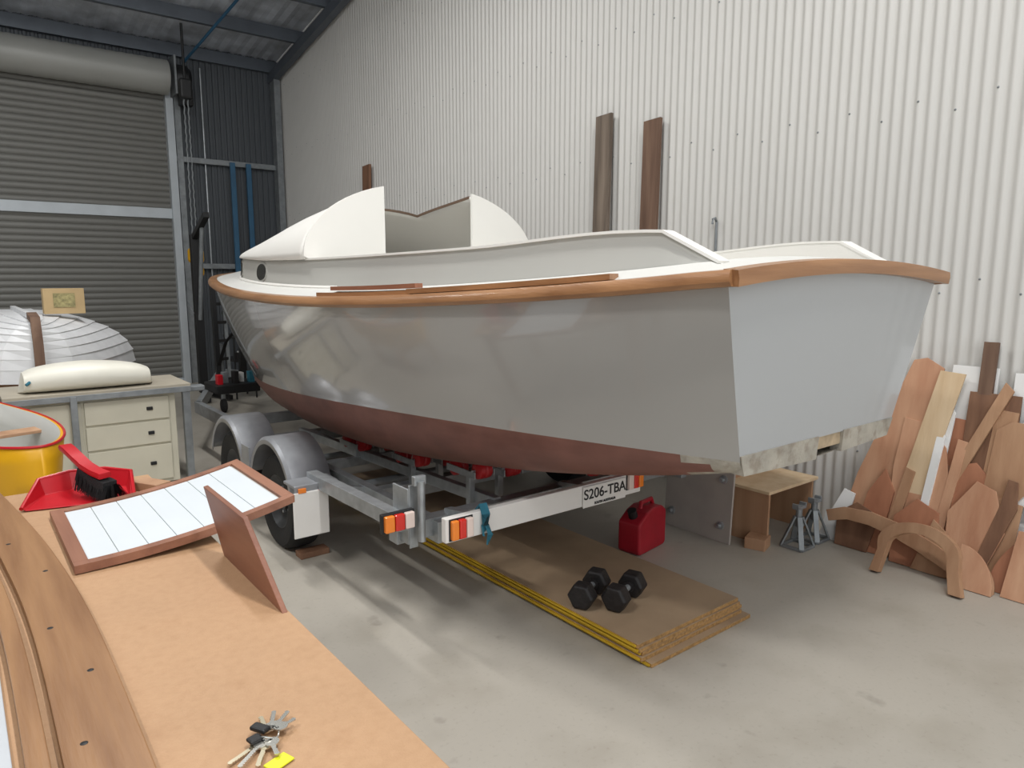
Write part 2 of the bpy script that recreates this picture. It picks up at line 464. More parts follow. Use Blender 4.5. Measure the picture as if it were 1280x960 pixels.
sweep('hatch_trim',[(p[0],p[1],p[2]-.006) for p in pts],[(-.01,-.012),(.01,-.012),(.01,.009),(-.01,.009)],M('hatch_edge',(104,84,68),.6,var=.1),boat,smooth=False)
for sgn,nm in((-1,'port'),(1,'starboard')):
    pp=[(.40,1.2),(1.0,1.2),(1.0,1.98)]
    for i in range(15):
        u=1-(1-hat_u(4.92))*i/14
        p=roofpt(4.92,u); pp.append((p[0]-X0+.01,p[2]+.02))
    pp[-1]=(.40,pp[-1][1])
    Mx=basis((X0,4.91,0),(sgn,0,0),(0,0,1),(0,-1,0))
    prism('bulkhead_'+nm,pp,.025,Mx,boat_white,boat)
vs=[];fs=[]
yy=[1.7+i*.2 for i in range(31)]
for y in yy:
    c=interp(CT,y,1)-.07; zz=max(1.22,interp(T,y,4)+.1)
    vs+=[(X0-c,y,interp(T,y,2)-.1),(X0-c*.8,y,zz),(X0+c*.8,y,zz),(X0+c,y,interp(T,y,2)-.1)]
for i in range(len(yy)-1):
    for m in range(3): fs.append((4*i+m,4*i+m+1,4*i+5+m,4*i+4+m))
fs.append((0,1,2,3))
add('cockpit_lining',vs,fs,boat_white,boat)
for i,y in enumerate((6.1,7.2)):
    cz_=interp(T,y,2)+.185
    for nm,ra,rb,off,mt in (('porthole_rim',.165,.082,.010,coam_grey),('porthole_glass',.15,.068,.016,glass_dark)):
        vs=[]
        for q in range(32):
            t=2*math.pi*q/32; yy_=y+ra*math.cos(t); zz_=cz_+rb*math.sin(t)
            c2=interp(CT,yy_,1)
            lean_=.02*(zz_-interp(T,yy_,2)-.06)/.2
            vs.append((X0-c2+lean_-off,yy_,zz_))
        vs.append((sum(v[0] for v in vs)/32,sum(v[1] for v in vs)/32,cz_))
        vs2=[(v[0]+.03,v[1],v[2]) for v in vs[:32]]
        n0=len(vs); vs+=vs2
        fs=[(q,(q+1)%32,32) for q in range(32)]+[(q,(q+1)%32,n0+(q+1)%32,n0+q) for q in range(32)]
        add(nm,vs,fs,mt,boat)
def strip(name,y0,y1,off,wd,mat,zo=0,n=14,hh=.012):
    pts=[(X0-interp(T,y,1)+off,y,interp(T,y,2)+.058+zo) for y in [y0+(y1-y0)*i/n for i in range(n+1)]]
    sweep(name,pts,[(-wd/2,-hh),(wd/2,-hh),(wd/2,hh),(-wd/2,hh)],mat,boat,smooth=False)
strip('covering_board',2.0,3.2,.05,.07,teak)
strip('loose_batten',3.25,4.15,.13,.05,wood('batten_red',(164,108,80),(128,80,58),'y',16,.5),.03)
strip('deck_edge_batten',3.2,4.2,.05,.03,teak,-.006)

# ---------------------------------------------------------------- trailer
tr=group('boat_trailer',(X0,5,.4))
xl,xr=2.0,4.06
for x in(xl,xr):
    beam('chassis_rail',(x,3.15,.48),(x,8.0,.48),.06,.12,galv,tr)
    beam('drawbar',(x,7.95,.48),(X0+(.05 if x>X0 else -.05),10.6,.48),.06,.12,galv,tr)
for y in(3.25,4.2,6.25,7.3):
    beam('cross_member',(xl if y>4 else 1.75,y,.4 if y>4 else .5),(4.06,y,.4 if y>4 else .5),.09,.1,galv,tr)
for x in(2.45,3.6):
    beam('inner_rail',(x,3.25,.53),(x,6.25,.45),.05,.07,galv,tr)
for y in (4.7,5.65): tube('axle',(1.7,y,.33),(4.36,y,.33),.03,galv_d,tr)
def wheel(cx,y,out):
    R=.33
    prof=[(.185,-.09),(.22,-.105),(.30,-.105),(R-.008,-.085),(R,-.06),(R,.06),(R-.008,.085),(.30,.105),(.22,.105),(.185,.09)]
    lathe('tyre',(cx,y,R),(out,0,0),prof,rubber,tr,n=48)
    lathe('wheel_rim',(cx,y,R),(out,0,0),[(0,.06),(.06,.06),(.065,.03),(.12,.03),(.15,.05),(.185,.09),(.19,.09),(.185,.0),(.0,-.02)],rimm,tr,n=32)
    for i in range(5):
        a=i*2*math.pi/5
        tube('wheel_nut',(cx+out*.03,y+.09*math.cos(a),R+.09*math.sin(a)),(cx+out*.05,y+.09*math.cos(a),R+.09*math.sin(a)),.011,galv,tr,6)
def guard(x0_,x1_,y):
    vs=[];fs=[];n=22;R=.425
    for i in range(n+1):
        a=math.radians(14+152*i/n); yy=y-R*math.cos(a); zz=.36+R*math.sin(a)
        rr=R-.05; yi=y-rr*math.cos(a); zi=.36+rr*math.sin(a)
        sg=1 if x1_>x0_ else -1
        vs+=[(x0_,yi,zi),(x0_,y-(R-.02)*math.cos(a),.36+(R-.02)*math.sin(a)),(x0_+.02*sg,yy,zz),(x1_,yy,zz)]
    for i in range(n):
        for m in range(3): fs.append((4*i+m,4*i+m+1,4*i+5+m,4*i+4+m))
    o=add('mudguard',vs,fs,alum,tr,True); so=o.modifiers.new('s','SOLIDIFY'); so.thickness=.006
for side in(-1,1):
    cx=1.745 if side<0 else 2*X0-1.745
    for y in(4.7,5.65):
        wheel(cx,y,side)
        if side<0: guard(1.60,1.88,y)
        else: guard(2*X0-1.60,2*X0-1.88,y)
    box('guard_infill',(cx+side*.14,5.175,.56),(.012,.16,.16),alum,tr)
box('guard_step',(1.70,4.22,.575),(.29,.18,.02),alum,tr,b=.006)
box('guard_step_skirt',(1.69,4.13,.54),(.27,.012,.09),alum,tr,b=.004)
box('mudflap',(1.655,4.12,.40),(.23,.012,.29),whitep,tr,b=.02)
for x in(1.60,1.73): box('reflector',(x,4.116,.555),(.05,.012,.03),lampamb if x<1.7 else lampred,tr,b=.003)
beam('outrigger',(1.74,3.1,.60),(1.74,4.3,.58),.07,.08,galv,tr)
beam('outrigger_brace',(1.74,3.5,.56),(2.0,3.5,.50),.05,.05,galv,tr)
beam('outrigger_brace',(1.74,4.05,.56),(2.0,4.05,.50),.05,.05,galv,tr)
box('bracket_plate',(1.80,3.12,.62),(.05,.012,.34),galv,tr,b=.004)
box('bracket_plate',(1.775,3.2,.62),(.012,.16,.30),galv,tr,b=.004)
tube('guide_post',(1.815,3.06,.5),(1.815,3.06,.82),.02,galv,tr)
box('guide_post_cap',(1.815,3.08,.82),(.07,.03,.05),galv,tr,b=.004)
def lightc(x,y,z,w_=.17,h=.085,order=(lampamb,lampred,lampwht)):
    box('lamp_base',(x,y+.022,z),(w_+.015,.03,h+.015),black,tr,b=.004)
    n=len(order)
    for i,m in enumerate(order):
        box('lamp_lens',(x-w_/2+w_*(i+.5)/n,y,z),(w_/n-.004,.03,h),m,tr,b=.006)
lightc(1.68,3.05,.635)
box('light_board',(2.53,2.86,.612),(1.42,.04,.125),whitep,tr,b=.004)
lightc(1.91,2.83,.612,.13,.1,(lampamb,lampred,lampwht))
lightc(3.18,2.83,.635,.13,.1,(lampwht,lampred,lampamb))
for x in(2.1,2.95): beam('light_board_arm',(x,2.87,.6),(x,3.25,.55),.05,.05,galv,tr)
sweep('blue_tie',[(2.04,2.83,.55),(2.05,2.825,.6),(2.05,2.82,.66),(2.06,2.86,.70),(2.06,2.9,.66)],[(-.022,-.006),(.022,-.006),(.022,.006),(-.022,.006)],bluec,tr)
sweep('blue_tie_tail',[(2.06,2.825,.6),(2.07,2.81,.55),(2.06,2.82,.50)],[(-.016,-.004),(.016,-.004),(.016,.004),(-.016,.004)],bluec,tr)
PZ=.605
box('number_plate',(2.92,2.832,PZ),(.352,.006,.125),whitep,tr,b=.003)
def text(name,body,loc,size,mat,par):
    cu=bpy.data.curves.new(name,'FONT'); cu.body=body; cu.size=size; cu.align_x='CENTER'; cu.align_y='CENTER'; cu.extrude=.0008; cu.offset=.0012
    o=bpy.data.objects.new(name,cu); C.objects.link(o); cu.materials.append(mat)
    o.rotation_euler=(math.radians(90),0,0)
    o.location=loc; o.parent=par; o.matrix_parent_inverse=Matrix.Translation(par.location).inverted(); return o
text('plate_text','S206-TBA',(2.92,2.8275,PZ+.012),.084,black,tr)
text('plate_subtext','SOUTH AUSTRALIA',(2.92,2.8275,PZ-.046),.02,black,tr)
def hb(y,dx):
    bw,bz,kz=interp(T,y,5),interp(T,y,6),interp(T,y,7)
    t=min(1,abs(dx)/bw); return kz+(bz-kz)*t
for sgn in(-1,1):
    for dx in(.62,.40):
        for y in(3.35,3.6,4.05,4.3,4.9,5.15):
            if dx>interp(T,y,5)-.08: continue
            z=hb(y,dx)-.062; x=X0+sgn*dx
            lathe('roller',(x,y,z),(1,0,0),[(0,-.055),(.03,-.055),(.052,-.04),(.054,-.01),(.046,0),(.054,.01),(.052,.04),(.03,.055),(0,.055)],redroll,tr,n=20)
            tube('roller_pin',(x-.075,y,z),(x+.075,y,z),.009,galv,tr,8)
        for y in(3.475,4.175,5.025):
            if dx>interp(T,y,5)-.08: continue
            z=hb(y,dx)-.09; x=X0+sgn*dx
            for s2 in(-.07,.07): beam('roller_cradle',(x+s2,y-.15,z+.02),(x+s2,y+.15,z+.02),.008,.04,galv,tr,b=0)
            beam('roller_stem',(x,y,.40),(x,y,z),.04,.04,galv,tr)
for y in(3.475,5.025):
    beam('roller_beam',(2.0,y,.43),(4.06,y,.43),.06,.07,galv,tr)
for y in(2.95,3.9,6.3,7.3):
    z=interp(T,y,7)-.05
    lathe('keel_roller',(X0,y,z),(1,0,0),[(0,-.12),(.05,-.12),(.055,-.08),(.035,0),(.055,.08),(.05,.12),(0,.12)],redroll,tr,n=20)
    tube('keel_roller_pin',(X0-.16,y,z),(X0+.16,y,z),.01,galv,tr,8)
beam('winch_post',(X0,9.75,.48),(X0,9.55,1.5),.08,.08,black,tr)
box('winch',(X0,9.55,1.35),(.2,.2,.18),blackiron,tr,b=.02)
lathe('bow_roller',(X0,9.4,1.2),(1,0,0),[(0,-.06),(.05,-.06),(.04,0),(.05,.06),(0,.06)],black,tr,n=20)
beam('ladder_post',(2.80,10.0,.48),(2.78,10.0,1.75),.06,.06,black,tr)
beam('ladder_post',(2.97,10.1,.48),(2.95,10.1,1.65),.04,.04,galv_d,tr)
for z in(.75,1.0,1.25,1.5): beam('ladder_rung',(2.79,10.0,z),(2.96,10.1,z),.04,.04,black,tr)
beam('ladder_foot',(2.55,9.7,.46),(3.0,10.1,.46),.06,.06,black,tr)
sweep('winch_strap',[(3.0,9.5,1.3),(2.86,9.8,1.0),(2.80,9.95,.7),(2.84,10.1,.55)],[(-.025,-.004),(.025,-.004),(.025,.004),(-.025,.004)],black,tr)
tube('jockey_leg',(X0-.16,10.1,.12),(X0-.16,10.1,.95),.03,galv_d,tr)
lathe('jockey_wheel',(X0-.16,10.1,.1),(1,0,0),[(0,-.03),(.08,-.03),(.1,-.015),(.1,.015),(.08,.03),(0,.03)],rubber,tr,n=24)
box('wheel_chock_block',(1.78,4.44,.02),(.2,.10,.04),ply_brn,tr,b=.004)
box('tool_tray',(2.55,8.6,.58),(.5,.5,.10),black,tr,b=.01)
for q in range(5): box('tool_item',(2.38+.09*q,8.5+.1*(q%2),.68),(.06,.1,.12+.03*(q%3)),[redp,galv_d,blackiron,whitep,bluec][q],tr,b=.006)

# ---------------------------------------------------------------- flooring sheets
g=group('flooring_sheet_stack',(2.9,3.9,0))
offs=[(0.02,-.02,.0078),(0.0,.02,.0054),(.012,0.03,.0066),(-.005,.03,.006),(-.01,.04,.006)]
for i,(ox,oy,rz) in enumerate(offs):
    z=.0115+i*.021
    cxs,cys=2.86+ox,3.91+oy
    R=Matrix.Rotation(rz,3,'Z'); e=R@Vector((-.415,0,0))
    box('sheet',(cxs,cys,z),(.82,3.62,.019),pboard_e,g,rot=(0,0,rz))
    box('sheet_face',(cxs,cys,z+.0098),(.82,3.62,.0012),pboard,g,rot=(0,0,rz))
    box('tongue',(cxs+e.x,cys+e.y,z),(.010,3.6,.010),yellowt,g,rot=(0,0,rz))
ztop=.1085
def dumbbell(name,c,yaw):
    g=group(name,c); d=Vector((math.cos(yaw),math.sin(yaw),0)); c=Vector(c)
    tube('handle',c-d*.09,c+d*.09,.017,galv_d,g,12)
    for s_ in(-1,1):
        ctr=c+d*s_*.105; sd=d.cross(Vector((0,0,1)))
        R=.076; vs=[];fs=[]
        for h,r in((-.045,R*.86),(-.032,R),(.032,R),(.045,R*.86)):
            for i in range(6):
                a=i*math.pi/3
                vs.append(ctr+d*h+(sd*math.cos(a)*r+Vector((0,0,1))*math.sin(a)*r))
        for L_ in range(3):
            for i in range(6): fs.append((L_*6+i,L_*6+(i+1)%6,L_*6+6+(i+1)%6,L_*6+6+i))
        fs+=[tuple(range(6))[::-1],tuple(range(18,24))]
        o=add('hex_head',vs,fs,blackiron,g); bev(o,.006,2)
        lathe('collar',ctr-d*s_*.05,d,[(0,-.012),(.03,-.012),(.03,.012),(0,.012)],blackiron,g,n=16)
dumbbell('dumbbell',(2.61,2.63,ztop+.067),math.radians(24))
dumbbell('dumbbell.001',(2.735,2.49,ztop+.067),math.radians(18))

g=group('red_fuel_can',(3.55,3.15,0))
Mx=basis((3.47,3.04,0.0),(.985,.17,0),(0,0,1),(-.17,.985,0))
prism('can_body',[(0,.02),(.02,0),(.33,0),(.35,.02),(.35,.25),(.30,.29),(.18,.30),(.1,.28),(.0,.22)],.17,Mx,redcan,g,.02)
hp=[Mx@Vector(p) for p in((.14,.28,.085),(.15,.325,.085),(.28,.325,.085),(.3,.28,.085))]
sweep('can_handle',hp,circ(.016,8),redcan,g)
tube('can_cap',Mx@Vector((.06,.24,.085)),Mx@Vector((.035,.30,.085)),.032,black,g)

g=group('grey_plywood_panel',(4.15,3.05,0))
lean=math.radians(3)
Mx=basis((4.15,3.38,0),(0,-1,0),(math.sin(lean),0,math.cos(lean)),(-math.cos(lean),0,math.sin(lean)))
pg=M('grey_ply',(166,158,150),.6,var=.08,scale=5)
prism('panel',[(0,.0),(.58,0),(.58,.55),(0,.55)],.018,Mx,pg,g,.002)
for u,v in((.5,.12),(.5,.45),(.07,.12)):
    lathe('castor_hub',Mx@Vector((u,v,.018)),Mx.to_3x3()@Vector((0,0,1)),[(0,0),(.03,0),(.03,.008),(.014,.012),(.014,.04),(0,.04)],galv,g,n=16)
g=group('timber_step_stool',(4.6,2.8,0))
for x in(4.32,4.88): 
    box('side_low',(x,2.79,.19),(.02,.34,.38),ply_tan,g,b=.002)
    box('side_high',(x,3.12,.26),(.02,.30,.52),ply_tan,g,b=.002)
box('tread_low',(4.60,2.78,.39),(.64,.36,.022),ply_pale,g,b=.003)
box('tread_high',(4.60,3.12,.53),(.64,.32,.022),ply_pale,g,b=.003)
box('riser',(4.60,2.965,.45),(.56,.018,.13),ply_tan,g)
box('foot_block',(4.26,2.66,.04),(.14,.14,.08),ply_tan,g,rot=(0,0,.3),b=.003)
box('back_brace',(4.60,3.2,.12),(.56,.02,.10),ply_tan,g)
def axlestand(name,x,y):
    g=group(name,(x,y,0)); z1=.22
    for a in range(4):
        t=math.pi/4+a*math.pi/2
        beam('leg',(x+.11*math.cos(t),y+.11*math.sin(t),.014),(x+.025*math.cos(t),y+.025*math.sin(t),z1),.035,.012,galv_d,g,b=.002)
    for a in range(4):
        t=math.pi/4+a*math.pi/2; t2=t+math.pi/2
        beam('foot_rail',(x+.11*math.cos(t),y+.11*math.sin(t),.012),(x+.11*math.cos(t2),y+.11*math.sin(t2),.012),.02,.02,galv_d,g,b=.002)
    tube('post',(x,y,.15),(x,y,.28),.022,galv_d,g)
    box('saddle',(x,y,.285),(.10,.05,.02),galv_d,g,b=.004)
    for s_ in(-1,1): box('saddle_horn',(x+s_*.045,y,.30),(.015,.05,.03),galv_d,g,b=.003)
axlestand('axle_stand',4.48,2.49); axlestand('axle_stand.001',4.70,2.50)

# ---------------------------------------------------------------- offcuts against the wall
def lean_board(name,bx,y0,pts,mat,lean=10,th=.015,par=None,zl=0):
    a=math.radians(lean)
    Mx=basis((bx,y0,zl),(0,-1,0),(math.sin(a),0,math.cos(a)),(-math.cos(a),0,math.sin(a)))
    return prism(name,pts,th,Mx,mat,par,.0015)
g=group('timber_offcut_pile',(4.9,1.8,0))
def arc(cx,cy,rx,ry,a0,a1,n=12): return [(cx+rx*math.cos(math.radians(a0+(a1-a0)*i/n)),cy+ry*math.sin(math.radians(a0+(a1-a0)*i/n))) for i in range(n+1)]
white2=M('white_offcut',(230,230,228),.5,var=.02)
lb=lambda n_,bx,y0,pts,m,lean=10,th=.015: lean_board(n_,bx,y0,pts,m,lean,th,g)
lb('tall_white_board',4.95,1.48,[(0,0),(.5,0),(.5,1.30),(0,1.28)],white2,6)
lb('white_board',4.935,1.86,[(0,0),(.32,0),(.29,1.30),(0.03,1.30)],white2,7)
lb('brown_post',4.93,1.66,[(0,0),(.08,0),(.08,1.46),(0,1.46)],oldplank2,6,.03)
lb('ply_template',4.86,2.42,[(0,0),(.50,0),(.55,1.28),(.44,1.34),(.36,1.32),(.20,.82),(.10,.50)],ply_pink,9)
lb('ply_square',4.885,1.96,[(0,0),(.3,0),(.3,.96),(.02,.98)],ply_red,8.5)
lb('brown_board',4.875,1.70,[(0,0),(.30,0),(.28,1.15),(.0,1.15)],ply_brn,8)
lb('straight_tan_plank',4.865,1.60,[(0,0),(.12,0),(.18,1.05),(.06,1.06)],ply_tan,8.3)
lb('pale_plank',4.82,2.10,[(0,0),(.15,0),(.37,1.26),(.22,1.27)],ply_pale,9.5)
lb('diagonal_batten',4.84,1.84,[(0.0,.35),(.05,.30),(.38,1.18),(.33,1.23)],ply_tan,9,.02)
lb('white_corner_piece',4.85,1.98,[(.06,0),(.16,0),(.22,1.0),(.16,1.08),(.10,1.06)],white2,9)
lb('notched_template',4.835,1.54,[(0,0),(.09,0)]+arc(.26,.0,.16,.60,180,90,10)+[(.5,.60),(.5,.98),(.10,1.0),(.02,.94),(0,.6)],ply_tan,9)
lb('shield_template',4.86,1.40,[(.0,.5),(.2,.5),(.2,1.22)]+[(.10,1.20),(.02,1.08),(0,.9)],white2,8)
lb('curved_rib',4.80,2.04,[(0,0),(.30,0),(.31,.55),(.26,.78),(.12,.92),(-.02,.94),(-.04,.6)],ply_pink,12)
lb('narrow_white_strip',4.79,1.90,[(0,0),(.05,0),(.11,.86),(.06,.88)],white2,11.5)
lb('dark_board',4.82,1.86,[(0,0),(.20,0),(.19,.66),(.0,.68)],ply_brn,11)
lb('red_ply_piece',4.815,1.72,[(0,0),(.22,0),(.24,.60),(.12,.72),(.0,.68)],ply_red,11)
lb('straight_strip',4.80,1.80,[(0,0),(.06,0),(.14,.84),(.08,.85)],ply_pink,11.5)
lb('square_tan_panel',4.79,1.62,[(0,0),(.28,0),(.30,.52),(.02,.56)],ply_tan,12)
lb('kite_template',4.76,1.72,[(0.05,0),(.24,.0),(.34,.34),(.26,.58),(.15,.62),(.02,.40)],ply_pink,13)
lb('slim_rib',4.75,1.54,[(0.0,0),(.06,0),(.20,.5),(.18,.66),(.13,.67),(.11,.5)],ply_brn,14)
lb('white_trim_board',4.80,2.50,[(0,0),(.16,.0),(.20,.36),(.12,.38),(.06,.22),(.02,.2)],white2,13)
lb('red_offcut',4.775,2.26,[(0,0),(.18,0),(.22,.44),(.14,.58),(.05,.40)],ply_red,13.5)
lb('rib_offcut',4.75,2.36,[(0,0),(.22,0),(.26,.26),(.1,.32),(-.02,.22)],ply_brn,15)
lb('brown_strip',4.765,2.08,[(0,0),(.07,0),(.15,.60),(.09,.62)],ply_tan,13)
lb('rib_offcut_pale',4.73,1.98,[(0,0),(.28,0),(.24,.38),(.1,.44),(-.02,.3)],ply_red,15)
lb('pale_triangle',4.715,1.84,[(0,0),(.24,0),(.16,.28),(.08,.34)],ply_tan,15.5)
lb('quarter_panel',4.74,1.42,[(0,0),(.5,0),(.5,.46)]+arc(.5,0,.5,.50,92,180,10)[1:],ply_red,14)
lb('near_board',4.69,1.33,[(0,0),(.4,0),(.4,.42),(.03,.40)],ply_pink,15)
a=math.radians(14)
Mx=basis((4.68,2.42,.0),(0,-1,0),(math.sin(a),0,math.cos(a)),(-math.cos(a),0,math.sin(a)))
prism('long_curved_rib',[(0,.24),(.12,.29),(.3,.30),(.5,.27),(.72,.20),(.94,.10),(.93,.0),(.8,.06),(.62,.13),(.46,.18),(.3,.21),(.15,.21),(.03,.17)],.03,Mx,ply_tan,g,.002)
for i in range(4):
    lb('scrap',4.635+.018*i,1.56-.02*i,[(0,0)]+arc(0,0,.20-.02*i,.26-.03*i,0,90,8),ply_tan if i%2 else ply_pink,18,.014)
g=group('laminated_arch_frame',(4.55,1.9,0))
outer=[(-.03,0),(-.005,.14)]+arc(.22,.20,.235,.16,180,0,20)[0:]+[(.46,.14),(.50,-.0)]
inner=[(.43,0),(.395,.14)]+arc(.22,.18,.17,.115,0,180,20)+[(.045,.14),(.025,0)]
lean_board('arch',4.50,1.95,outer+inner,ply_tan,16,.06,g)

def plank(name,y,z,w_,mat,th=.035,lean=1.2):
    a=math.radians(lean); bx=W-.015-th-math.sin(a)*z
    Mx=basis((bx,y+w_/2,0),(0,-1,0),(math.sin(a),0,math.cos(a)),(-math.cos(a),0,math.sin(a)))
    prism(name,[(0,0),(w_,0),(w_,z),(0,z-.01)],th,Mx,mat,None,.003)
plank('weathered_plank',5.0,3.38,.2,oldplank)
plank('weathered_plank.001',4.4,3.24,.19,oldplank2)
plank('weathered_plank.002',9.9,3.5,.22,ply_brn)
def hook(name,y,z):
    sweep(name,[(W-.02,y,z-.5),(W-.02,y,z-.03),(W-.04,y,z),(W-.07,y,z-.01),(W-.075,y,z-.05)],circ(.011,8),galv_d)
hook('wall_hook',3.72,2.34); hook('wall_hook.001',6.2,2.2)

# ---------------------------------------------------------------- work bench
BZ=.9
g=group('work_bench',(.2,2.3,0))
box('bench_top',(.17,2.32,BZ-.012),(1.04,2.86,.024),mdf,g,b=.002)
for x in(-.28,.60):
    beam('bench_rail',(x,.95,BZ-.07),(x,3.7,BZ-.07),.04,.09,ply_tan,g)
    for y in(1.0,2.3,3.62): box('bench_leg',(x,y,(BZ-.1)/2),(.08,.08,BZ-.1),ply_tan,g,b=.003)
for y in(1.0,2.3,3.62): beam('bench_cross',(-.28,y,BZ-.07),(.6,y,BZ-.07),.04,.09,ply_tan,g)
def ribbon(name,path,wd,th,z,mat):
    n=40; pts=[]
    for i in range(n+1):
        y=path[0][0]+(path[-1][0]-path[0][0])*i/n
        pts.append((interp(path,y,1),y,z+th/2))
    return sweep(name,pts,[(-wd/2,-th/2),(wd/2,-th/2),(wd/2,th/2),(-wd/2,th/2)],mat,None,smooth=False)
pathA=[(.92,.15),(1.5,.162),(2.2,.162),(2.8,.13),(3.3,.08),(3.84,.015)]
oak=wood('plank_oak',(160,120,82),(126,88,56),'y',18,.45)
p1=ribbon('curved_hardwood_plank',pathA,.14,.03,BZ+.0005,oak); bev(p1,.003)
for i,y in enumerate((1.55,1.85,2.15,2.6,2.95)):
    lathe('bolt_hole',(interp(pathA,y,1)+(.02 if i%2 else -.03),y,BZ+.0307),(0,0,1),[(0,.0003),(.007,.0003),(.0075,0)],black,None,n=14).parent=p1
pathB=[(.92,.04),(1.5,.053),(2.2,.048),(2.8,.015),(3.3,-.035),(3.74,-.095)]
p2=ribbon('hardwood_batten',pathB,.04,.035,BZ+.0005,oak); bev(p2,.003)
o=box('pale_panel_sheet',(-.145,1.75,BZ+.0065),(.32,1.3,.012),M('pale_blue_sheet',(188,192,196),.5,var=.03),None,b=.002)
g=group('tongue_and_groove_hatch',(.6,2.95,BZ))
whp=M('hatch_white',(212,218,222),.5,var=.02)
hfr=wood('hatch_frame',(160,112,88),(122,80,62),'y',12,.5)
def hz(x):
    t=(x-.24)/.74
    return BZ+.012+.09*t*t
def hatch_pt(u,v,dz=0):
    x=.24+.74*u; y=2.58+.70*v+.02*u
    return Vector((x,y,hz(x)+dz))
n=28
def patch(name,u0,u1,v0,v1,z0,z1,mat,nn=None):
    nn=nn or max(1,int(n*(u1-u0))+1); vs=[];fs=[]
    for i in range(nn+1):
        u=u0+(u1-u0)*i/nn
        for v,dz in((v0,z0),(v0,z1),(v1,z1),(v1,z0)): vs.append(hatch_pt(u,v,dz))
    for i in range(nn):
        for m in range(4): fs.append((4*i+m,4*i+(m+1)%4,4*i+4+(m+1)%4,4*i+4+m))
    fs+=[(0,1,2,3),tuple(4*nn+q for q in(3,2,1,0))]
    add(name,vs,fs,mat,g)
for i in range(7):
    u0=.06+.88*i/7; patch('board',u0+.002,u0+.88/7-.002,.06,.94,0,.014,whp)
patch('backing',.05,.95,.05,.95,-.004,.009,coam_grey)
patch('frame_near',0,1,0,.055,-.008,.02,hfr); patch('frame_far',0,1,.945,1,-.008,.02,hfr)
patch('frame_left',0,.06,.055,.945,-.008,.0205,hfr,3); patch('frame_right',.95,1,.055,.945,-.008,.0205,hfr,3)
ppp=wood('mahogany_ply',(146,98,76),(114,72,56),'y',10,.5)
a=math.radians(-9)
Mx=basis((.685,2.46,BZ),(.0,-1,0),(math.sin(a),0,math.cos(a)),(-math.cos(a),0,math.sin(a)))
prism('leaning_plywood_offcut',[(0,0),(.55,0),(.36,.245),(-.06,.245)],.016,Mx,ppp,None,.002)
# dustpan + brush
PA=math.radians(-14)
ca,sa=math.cos(PA),math.sin(PA)
DX=Vector((ca,sa,0)); DY=Vector((-sa,ca,0)); D0=Vector((.355,3.385,BZ+.004))
dp=lambda u,v,w_: D0+DX*u+DY*v+Vector((0,0,w_))
g=group('dustpan',(.35,3.45,BZ))
w2=.19
base=[(-w2,0),(w2,0),(w2-.03,.22),(.06,.27),(-.06,.27),(-w2+.03,.22)]
vs=[dp(u,v,0) for u,v in base]; fs=[(0,1,2,3,4,5)]
top=[(-w2-.015,0,.012),(w2+.015,0,.012),(w2-.01,.24,.07),(.07,.30,.08),(-.07,.30,.08),(-w2+.01,.24,.07)]
vs+=[dp(*p) for p in top]
for i in range(1,6):
    j=(i+1)%6
    fs.append((i,j,6+j,6+i))
o=add('pan',vs,fs,redp,g); so=o.modifiers.new('s','SOLIDIFY'); so.thickness=.005; bev(o,.003)
sweep('pan_rim',[dp(*p) for p in top[1:]+top[:1]],circ(.008,8),redp,g)
sweep('pan_handle',[dp(0,.28,.075),dp(-.005,.33,.09),dp(-.01,.38,.09)],[(-.02,-.01),(.02,-.01),(.02,.01),(-.02,.01)],redp,g)
g=group('dust_brush',(.40,3.45,BZ))
hd=[dp(-.08,.32,.19),dp(-.055,.26,.185),dp(-.02,.19,.165),dp(.02,.12,.14),dp(.06,.06,.125),dp(.10,.01,.115)]
sweep('brush_handle',hd,[(-.024,-.012),(.024,-.012),(.028,0),(.024,.012),(-.024,.012),(-.028,0)],redp,g)
sweep('bristle_block',[dp(.005,.15,.10),dp(.06,.07,.07),dp(.115,.0,.055)],[(-.030,-.045),(.030,-.045),(.034,-.02),(.03,.035),(-.03,.035),(-.034,-.02)],M('black_bristle',(26,26,28),.9,var=.5,scale=120,bump=.8,bscale=300),g)
vs=[];fs=[]
A0=dp(.005,.15,0);A1=dp(.13,-.01,0); ax=(A1-A0); sx=Vector((-ax.y,ax.x,0)).normalized()
for i in range(900):
    t=random.random(); s_=random.choice((-1,1))*random.uniform(.01,.036)
    a0=A0+ax*t+sx*s_*.8; a0.z=BZ+.135-.06*t
    e=a0+sx*s_*.9+ax*random.uniform(-.02,.12); e.z=BZ+.014+random.uniform(0,.012)+.03*(1-t)
    pv=ax.normalized()*.0016; b0=len(vs)
    vs+=[a0-pv,a0+pv,e+pv,e-pv]; fs.append((b0,b0+1,b0+2,b0+3))
add('bristles',vs,fs,black,g)
box('timber_block',(.645,3.46,BZ+.0205),(.08,.16,.04),ply_tan,None,rot=(0,0,.5),b=.003)
g=group('key_bunch',(.45,1.36,BZ))
kc=Vector((.44,1.375,BZ+.016))
sweep('key_ring',[kc+Vector((.02*math.cos(t),.02*math.sin(t),.005*math.sin(2*t))) for t in [i*math.pi/12 for i in range(24)]],circ(.002,6),chrome,g,closed=True)
